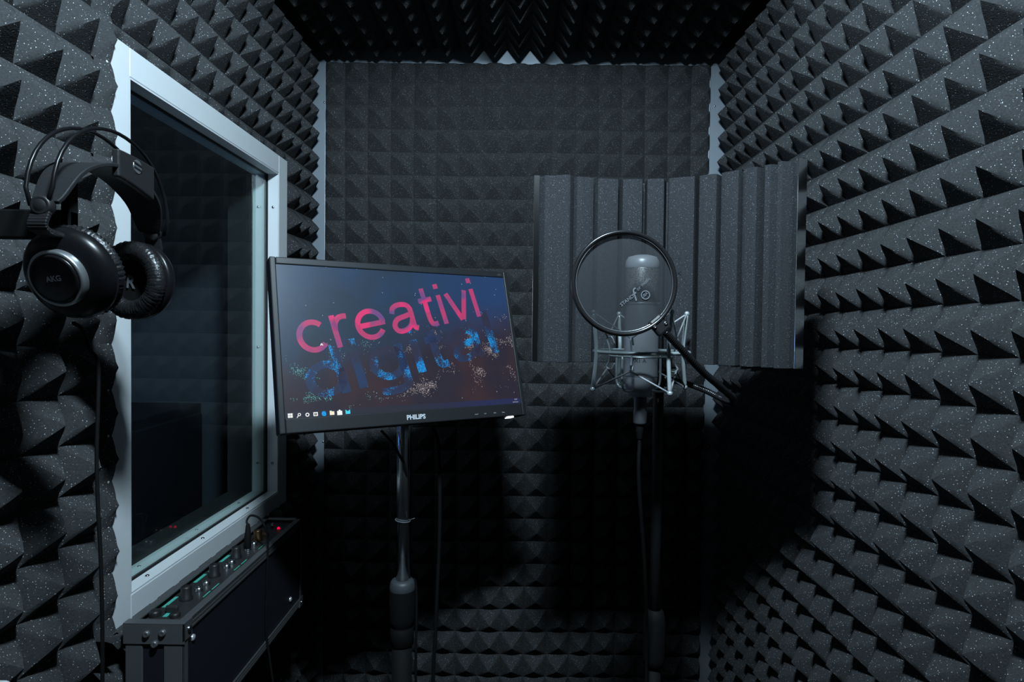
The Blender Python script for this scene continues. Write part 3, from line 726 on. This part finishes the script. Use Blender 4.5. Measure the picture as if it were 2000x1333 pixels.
# ------------------------------------------------------------------ pop filter
pc = Vector((.1540, .9, .0643)); pn = Vector((0.02, -1, .04)).normalized()
pf = thing('pop_filter', pc, 'round black mesh pop filter on a gooseneck in front of the microphone', 'pop filter')
prof = [(.0690,-.004), (.0692,.0035), (.0710,.0060), (.0735,.0068), (.0755,.0055), (.0765,.0), (.0755,-.005), (.0735,-.0066), (.0705,-.0058), (.0690,-.004)]
MB().lathe(pc, pn, prof, 96).build('hoop', M['hoop'], pf, pc)
MB().disc(pc - pn*.001, pn, .0700, 64).build('mesh_screen', M['nylon'], pf, pc)
MB().torus(pc + pn*.0034, pn, .0692, .0005, 96, 6).build('inner_rim', M['silver'], pf, pc)
pu = Vector((1, 0.02, 0)).normalized(); pv = pn.cross(pu).normalized()
if pv.z < 0: pv = -pv
def on_disc(mb, x, z, ang):
    R3 = Matrix((pu, pv, pn)).transposed().to_4x4()
    mb.xf(Matrix.Translation(pc + pn*.0006) @ R3 @ Matrix.Translation((x, z, 0)) @ Matrix.Rotation(ang, 4, 'Z')); return mb
sl = math.radians(41)
on_disc(fit(text_mb('STANDS', .01, bold=.0001), width=.0260), -.0030, -.0335, math.radians(38)).build('lettering', M['dim_print'], pf, pc)
on_disc(fit(text_mb('f', .02, shear=.25), height=.0175), .0170, -.0255, math.radians(32)).build('lettering', M['dim_print'], pf, pc)
on_disc(fit(text_mb('or music', .01), width=.0250), .0205, -.0110, math.radians(45)).build('lettering', M['dim_print'], pf, pc)
q = MB().lathe(pc + pn*.0006 + pu*.0310 + pv*(-.0165), pn, [(.0052,0), (.0066,0)], 28, False); q.build('emblem', M['dim_print'], pf, pc)
on_disc(fit(text_mb('USA', .005, bold=.0001), width=.0100), .0275, -.0210, math.radians(41)).build('emblem', M['dim_print'], pf, pc)
gc = at(1291, 640, .9)
du = (gc - pc).normalized(); dv = pn.cross(du)
q = MB().obox(gc - du*.004, (du, dv, pn), (.0135, .0115, .0065)); q.build('clamp', M['black'], pf, pc, bevel=.004)
for s_ in (-1, 1): MB().lathe(gc - du*(.004 - .003*s_) + dv*(.0075*s_) + pn*.0065, pn, [(.0028,0), (.0028,.001), (.0012,.0012), (0,.0004)], 14).build('screw', M['screw'], pf, pc)
gp = smooth_path([gc + du*.008, at(1330, 682, .915), at(1368, 722, .94), at(1402, 752, .965), at(1428, 775, 1.0), at(1432, 786, 1.035), at(1412, 780, 1.075), at(1375, 762, 1.105), at(1335, 748, 1.13), at(1300, 740, 1.15), (sx_, sy_-.008, -.092)], 36)
MB().tube(gp, [.0052 + .0007*math.sin(2.2*i) for i in range(len(gp))], 12).build('gooseneck', M['hoop'], pf, pc)
MB().obox((sx_, sy_, -.096), ((1,0,0), (0,1,0), (0,0,1)), (.016, .016, .011)).build('stand_clamp', M['black'], pf, pc, bevel=.003)

# ------------------------------------------------------------------ headphones hanging on the left wall
hx, hc = -.462, Vector((-.462, .705, .06))
hb = (hx, .705, .005)
hp = thing('headphones', hb, 'black over-ear headphones hanging on the wall left of the window', 'headphones')
def cup(c, n, near):
    c = Vector(c); n = Vector(n).normalized()         # n points outwards, away from the head
    sh_ = MB().lathe(c, n, [(.030,-.008), (.0455,-.008), (.0480,-.005), (.0480,.000), (.0460,.005), (.041,.0095), (.032,.0120), (.0295,.0125)], 56)
    s_ = sh_.build('ear_cup', M['black_gloss'], hp, hb)
    MB().lathe(c, n, [(.0290,.0115), (.0290,.0195), (.0280,.0212), (.0252,.0212), (.0252,.0125)], 48).build('ring', M['silver'], s_, hb)
    MB().lathe(c, n, [(.0252,.0125), (.0252,.0208), (.0232,.0234), (.0212,.0226), (.0, .0226)], 48).build('cap', M['black_gloss'], s_, hb)
    po, pr_ = (-.0125, .0085) if near else (-.0160, .0095)
    prof = [(.0372 + .0112*math.cos(t), po + pr_*math.sin(t)) for t in [2*PI*k/20 for k in range(21)]]
    pd = MB().lathe(c, n, prof, 144)
    o_ = Vector(c); 
    for v in pd.v:                                   # gathered leather folds
        r = v - o_; ax = n*r.dot(n); ra = r - ax; rad = ra.length
        u_, v_, _ = frame_of(n); th = math.atan2(ra.dot(v_), ra.dot(u_))
        k_ = 1 + .0011/rad*math.sin(61*th + 2*math.sin(5*th))*(1 if rad < .05 else .4)
        v[:] = o_ + ax*(1 + .03*math.sin(61*th)) + ra*k_
    pd.build('ear_pad', M['leather'], hp, hb)
    MB().disc(c - n*.0085, n, .030, 40).build('ear_cloth', M['cloth'], hp, hb)
    return s_
nN = Vector((-.06, -1, -.33)); nF = Vector((.24, 1, .02))
cN, cF = Vector((-.4600, .645, .0490)), Vector((-.4770, .797, .0530))
capN = cup(cN, nN, True); cup(cF, nF, False)
nn = nN.normalized(); eu = Vector((1, 0, 0)); eu = (eu - nn*eu.dot(nn)).normalized(); ev = nn.cross(eu).normalized()
if ev.z < 0: ev = -ev
R3 = Matrix((eu, ev, nn)).transposed().to_4x4()
tm = fit(text_mb('AKG', .01, bold=.0003), width=.0165); tm.xf(Matrix.Translation(cN + nn*.0230) @ R3 @ Matrix.Translation((-.008, -.003, 0)) @ Matrix.Rotation(.12, 4, 'Z'))
tm.build('marking', M['grey_print'], capN, hb)
tm = fit(text_mb('R', .01, bold=.0003), height=.0165); nI = -nF.normalized(); eu2 = Vector((1,0,0)); eu2 = (eu2 - nI*eu2.dot(nI)).normalized(); ev2 = nI.cross(eu2); ev2 = ev2 if ev2.z > 0 else -ev2
tm.xf(Matrix.Translation(cF + nI*.0100) @ Matrix((eu2, ev2, nI)).transposed().to_4x4() @ Matrix.Translation((-.014, -.009, 0)) @ Matrix.Rotation(-.1, 4, 'Z'))
tm.build('marking', M['grey_print'], hp, hb)
hN, hF = Vector((hx+.002, .606, .112)), Vector((hx-.006, .806, .114))
for dx in (-.013, .013):                      # two sprung steel hoops
    P_ = []
    for k in range(25):
        t = PI*k/24
        c_ = (hN+hF)/2; P_.append(Vector((hx + dx*(1 if 0 < k < 24 else .6), c_.y - .101*math.cos(t), .112 + .100*math.sin(t)**.85)))
    MB().tube(P_, .0021, 8).build('spring_hoop', M['black_gloss'], hp, hb)
for hpnt, cc, n_, sg in ((hN, cN, nN, -1), (hF, cF, nF, 1)):
    n_ = n_.normalized()
    MB().lathe(hpnt - Vector((0, .006*sg, 0)), (0.1, sg, 0), [(0,0), (.0095,0), (.0100,.003), (.0095,.009), (.0075,.0105), (.0065,.0095), (.0055,.0105), (0,.0105)], 28).build('hinge', M['black'], hp, hb)
    yk_ = [hpnt + Vector((0, 0, -.006)), hpnt + Vector((0, .004*sg, -.022)), cc + n_*.0150 + Vector((0, 0, .040)), cc + n_*.0165 + Vector((0, 0, .030))]
    pts = smooth_path(yk_, 6)
    q = MB()
    for a_, b2 in zip(pts[:-1], pts[1:]):
        dd = (b2-a_).normalized(); q.obox((a_+b2)/2, (Vector((1,0,0)), dd, Vector((1,0,0)).cross(dd)), (.0095, (b2-a_).length*.55, .0022))
    q.build('yoke', M['black'], hp, hb, bevel=.001)
# self-adjusting strap
sp_pts = smooth_path([hN + Vector((0, .006, .004)), Vector((hx, .640, .152)), Vector((hx, .672, .1685)), Vector((hx, .706, .1725)), Vector((hx, .742, .166)), Vector((hx, .776, .146)), hF + Vector((0, -.006, .002))], 8)
vs, fs = [], []
for i, p in enumerate(sp_pts):
    t = (sp_pts[min(i+1, len(sp_pts)-1)] - sp_pts[max(i-1, 0)]).normalized(); nrm = Vector((-1,0,0)).cross(t).normalized()
    if nrm.z < 0: nrm = -nrm
    w = .0125 + .0125*math.sin(PI*i/(len(sp_pts)-1))**.6
    for a_, h_ in ((-w, .0022), (w, .0022), (w, -.0022), (-w, -.0022)): vs.append(p + Vector((a_, 0, 0)) + nrm*h_)
for i in range(len(sp_pts)-1):
    for k in range(4): fs.append((i*4+k, i*4+(k+1) % 4, (i+1)*4+(k+1) % 4, (i+1)*4+k))
fs += [(0,1,2,3), tuple(len(vs)-4+k for k in range(4))[::-1]]
MB()._add(vs, fs).build('strap', M['strap'], hp, hb, bevel=.001)
blk = MB(); pts = []
bp_ = [Vector((hx, .688 + .0113*k, 0)) for k in range(7)]
vs, fs = [], []
for i, p in enumerate(bp_):
    f_ = i/6
    for a_, z_ in ((.017, .1905 - .004*f_*f_), (.0255, .1905 - .004*f_*f_), (.0255, .160 - .013*f_**1.4), (.017, .160 - .013*f_**1.4)): vs.append(Vector((hx + a_, p.y, z_)))
for i in range(len(bp_)-1):
    for k in range(4): fs.append((i*4+k, i*4+(k+1) % 4, (i+1)*4+(k+1) % 4, (i+1)*4+k))
fs += [(0,1,2,3), tuple(len(vs)-4+k for k in range(4))[::-1]]
hd = MB()._add(vs, fs).build('headband_pad', M['strap'], hp, hb, bevel=.002)
ec = Vector((hx+.0253, .7215, .1790))
MB().lathe(ec, (1, 0, .05), [(0,.0006), (.0078,.0006), (.0082,0)], 32, False).build('emblem', M['silver'], hd, hb)
for dz in (.0027, -.0027): MB().obox(ec + Vector((.0009, 0, dz)), ((1,0,0), (0,1,-.16), (0,.16,1)), (.0004, .0076, .0009)).build('emblem', M['black'], hd, hb)
# cord
cd = smooth_path([cN + Vector((0, .004, -.050)), (hx+.002, .662, -.008), (hx+.001, .676, -.030), at(192, 720, .69), at(189, 880, .69), at(191, 980, .69), at(198, 1130, .69), at(200, 1333, .69), (-.462, .69, -.60), (-.47, .70, -.95), (-.45, .72, -1.2), (-.40, .80, ZF+.004), (-.35, 1.0, ZF+.004)])
MB().tube(cd, .0021, 8).build('cord', M['black_matt'], hp, hb)
# peg the headphones hang from
pg = (XL-.010, .655, .110)
pe = thing('wall_peg', pg, 'black peg on the foam wall holding up the headphones', 'hook')
MB().box((XL-.010, .647, .086), (-.462, .661, .116)).box((-.472, .647, .086), (-.462, .661, .1545)).build('peg', M['black_matt'], pe, pg, bevel=.002)
MB().box((XL-.012, .635, .070), (XL-.008, .673, .130)).build('plate', M['stand'], pe, pg)

# ------------------------------------------------------------------ rack case below the window
CX0, CX1, CY0, CY1, CZ0, CZ1 = -.580, -.492, .925, 1.447, -.652, -.450
cb_ = ((CX0+CX1)/2, (CY0+CY1)/2, CZ0)
rc = thing('rack_case', cb_, 'black flight case with aluminium edges and knob panel under the window', 'flight case')
b = MB(); e = .003; w = .006
b.box((CX0+e, CY0+e, CZ0+e), (CX0+e+w, CY1-e, CZ1-.002)); b.box((CX1-e-w, CY0+e, CZ0+e), (CX1-e, CY1-e, CZ1-.002))
b.box((CX0+e, CY0+e, CZ0+e), (CX1-e, CY0+e+w, CZ1-.002)); b.box((CX0+e, CY1-e-w, CZ0+e), (CX1-e, CY1-e, CZ1-.002)); b.box((CX0+e, CY0+e, CZ0+e), (CX1-e, CY1-e, CZ0+e+w))
b.build('shell', M['laminate'], rc, cb_)
def edge(lo, hi): return MB().box(lo, hi).build('edge_profile', M['alu'], rc, cb_, bevel=.0012)
t_ = .016
for X0, X1 in ((CX0, CX0+.013), (CX1-.013, CX1)):
    edge((X0, CY0, CZ1-.004), (X1, CY1, CZ1)); edge((X0, CY0, CZ0), (X1, CY1, CZ0+.004))
for X_, s_ in ((CX1-.003, 1), (CX0, -1)):
    for z0 in (CZ1-.018, CZ0):
        q = MB()
        for k in range(3): q.box((X_, CY0+.002, z0+k*.0062), (X_+.003, CY1-.002, z0+k*.0062+.0048))
        q.build('edge_profile', M['alu'], rc, cb_, bevel=.0008)
for X0, X1 in ((CX0, CX0+.026), (CX1-.030, CX1)): edge((X0, CY0, CZ0), (X1, CY0+.003, CZ1-.004))
for X0, X1 in ((CX0, CX0+.014), (CX1-.014, CX1)): edge((X0, CY1-.003, CZ0), (X1, CY1, CZ1-.004))
edge((CX1-.003, CY1-.012, CZ0), (CX1, CY1, CZ1)); edge((CX1-.003, CY0, CZ0), (CX1, CY0+.014, CZ1))
edge((CX0, CY0, CZ1-.004), (CX1, CY0+.012, CZ1)); edge((CX0, CY1-.012, CZ1-.004), (CX1, CY1, CZ1))
br = MB().box((CX0-.002, CY0-.002, CZ1-.031), (CX1+.002, CY0+.001, CZ1+.0005)).box((CX1-.001, CY0-.002, CZ1-.027), (CX1+.002, CY0+.022, CZ1+.0005)).box((CX0-.002, CY0-.002, CZ1-.001), (CX1+.002, CY0+.0125, CZ1+.0008)).build('corner_bracket', M['alu'], rc, cb_, bevel=.0006)
for x, z in ((CX0+.034, CZ1-.015), (CX0+.058, CZ1-.013), (CX0+.046, CZ1-.030)):
    MB().lathe((x, CY0-.002, z), (0,-1,0), [(.0052,0), (.0052,.003), (.0035,.005), (.002,.0042), (0,.0042)], 18).build('bolt', M['alu'], br, cb_)
MB().lathe((CX1+.002, CY0+.012, CZ1-.013), (1,0,0), [(.005,0), (.005,.002), (.002,.0035), (0,.0035)], 16).build('bolt', M['screw'], br, cb_)
br2 = MB().box((CX1-.001, CY1-.022, CZ0-.002), (CX1+.002, CY1+.002, CZ0+.020)).build('corner_bracket', M['alu'], rc, cb_, bevel=.002)
MB().lathe((CX1+.002, CY1-.010, CZ0+.008), (1,0,0), [(.004,0), (.004,.0015), (0,.0025)], 16).build('bolt', M['screw'], br2, cb_)
for y, z in ((.957, -.487), (1.378, -.612)):
    MB().lathe((CX1-.003, y, z), (1,0,0), [(.0055,0), (.0050,.0022), (.003,.0034), (0,.0038)], 18).build('rivet', M['rivet'], rc, cb_)
# the headphone amplifier set into the case
PZ = CZ1-.008
ab = ((CX0+CX1)/2, (CY0+CY1)/2, PZ-.12)
am = thing('headphone_amplifier', ab, 'black rack amplifier with knobs and green labels set in the flight case', 'amplifier')
MB().box((CX0+.0135, CY0+.0125, PZ-.003), (CX1-.0135, CY1-.0125, PZ)).build('front_panel', M['panel'], am, ab)
MB().box((CX0+.016, CY0+.03, PZ-.12), (CX1-.016, CY1-.03, PZ-.003)).build('chassis', M['panel'], am, ab)
for i, y in enumerate((1.0255, 1.122, 1.211, 1.314)):
    k_ = MB().lathe((-.541, y, PZ), (0,0,1), [(.0105,0), (.0105,.004), (.0088,.006), (.0082,.020), (.007,.0225), (0,.0225)], 28)
    k_.build('knob', M['black'] if i < 3 else M['brass'], am, ab)
for y in (1.058, 1.0838, 1.161, 1.182, 1.254, 1.283, 1.345):
    MB().lathe((-.5365, y, PZ), (0,0,1), [(.0072,0), (.0072,.002), (.0055,.004), (.0055,.007), (.003,.0075), (.003,.003), (0,.003)], 20).build('jack_socket', M['screw'] if y < 1.3 else M['brass'], am, ab)
for y, x0, x1, l in ((.995, -.5645, -.5585, .040), (1.093, -.5645, -.5585, .038), (1.190, -.5645, -.5585, .036), (1.048, -.5625, -.5575, .010), (1.142, -.5625, -.5575, .010), (.963, -.5455, -.5385, .018),
                     (1.035, -.5185, -.5165, .024), (1.065, -.5185, -.5165, .026), (1.15, -.5185, -.5165, .024), (1.18, -.5185, -.5165, .024), (1.26, -.5185, -.5165, .030)):
    MB().box((x0, y, PZ), (x1, y+l, PZ+.0003)).build('green_label', M['green'], am, ab)
MB().lathe((-.5585, .966, PZ), (0,0,1), [(.009,0), (.009,.006), (.007,.009), (0,.009)], 20).build('knob', M['black'], am, ab)
MB().lathe((-.526, .964, PZ), (0,0,1), [(.008,0), (.008,.005), (.006,.007), (0,.007)], 20).build('knob', M['black'], am, ab)
MB().box((-.548, .974, PZ), (-.528, .981, PZ+.012)).build('rack_handle', M['panel'], am, ab, bevel=.003)
MB().tube([(-.541, 1.392, PZ), (-.539, 1.392, PZ+.013)], .0026, 10).build('toggle_switch', M['screw'], am, ab)
MB().lathe((-.526, 1.390, PZ), (0,0,1), [(.0030,0), (.0030,.002), (0,.0045)], 14).build('power_light', M['red_led'], am, ab)
# wall shelf carrying the case
shb = (CX0, (CY0+CY1)/2, CZ0-.012)
shf = thing('wall_shelf', shb, 'thin black shelf on the foam wall carrying the flight case', 'shelf')
MB().box((XL-.010, CY0+.03, CZ0-.010), (CX1-.014, CY1-.03, CZ0)).build('board', M['stand'], shf, shb)
for y in (CY0+.10, CY1-.10): MB().box((XL-.010, y-.01, CZ0-.10), (XL-.004, y+.01, CZ0-.010)).box((XL-.004, y-.01, CZ0-.016), (CX1-.03, y+.01, CZ0-.010)).build('bracket', M['stand'], shf, shb)
# jack lead
jb = (-.5365, 1.254, PZ+.004)
jk = thing('jack_cable', jb, 'black jack lead looping out of the amplifier and down the case', 'cable')
MB().lathe(jb, (0,0,1), [(.0055,0), (.0068,.003), (.0068,.026), (.0060,.030), (.0042,.046), (.0030,.050)], 18).build('plug', M['black_matt'], jk, jb)
jp = smooth_path([(-.5365, 1.254, PZ+.050), at(482, 1018, 1.258), at(489, 1008, 1.262), at(502, 1010, 1.258), at(514, 1022, 1.245), at(522, 1045, 1.240), at(523, 1085, 1.238), at(521, 1150, 1.236), at(520, 1230, 1.236), at(527, 1290, 1.236), at(533, 1333, 1.238), (-.47, 1.24, -.80), (-.46, 1.23, -1.1), (-.44, 1.18, ZF+.004), (-.38, 1.0, ZF+.004)])
MB().tube(jp, .0022, 8).build('cord', M['black_matt'], jk, jb)

# ------------------------------------------------------------------ small white switch box low on the left wall
wb_ = (XL-.010, .642, -.42)
ws = thing('switch_box', wb_, 'white plastic switch box low on the foam wall below the headphones', 'switch')
MB().box((XL-.010, .60, -.470), (-.556, .688, -.399)).build('housing', M['white_plastic'], ws, wb_, bevel=.006, segs=3)
MB().box((-.557, .625, -.452), (-.553, .665, -.415)).build('rocker', M['white_plastic'], ws, wb_, bevel=.0015)
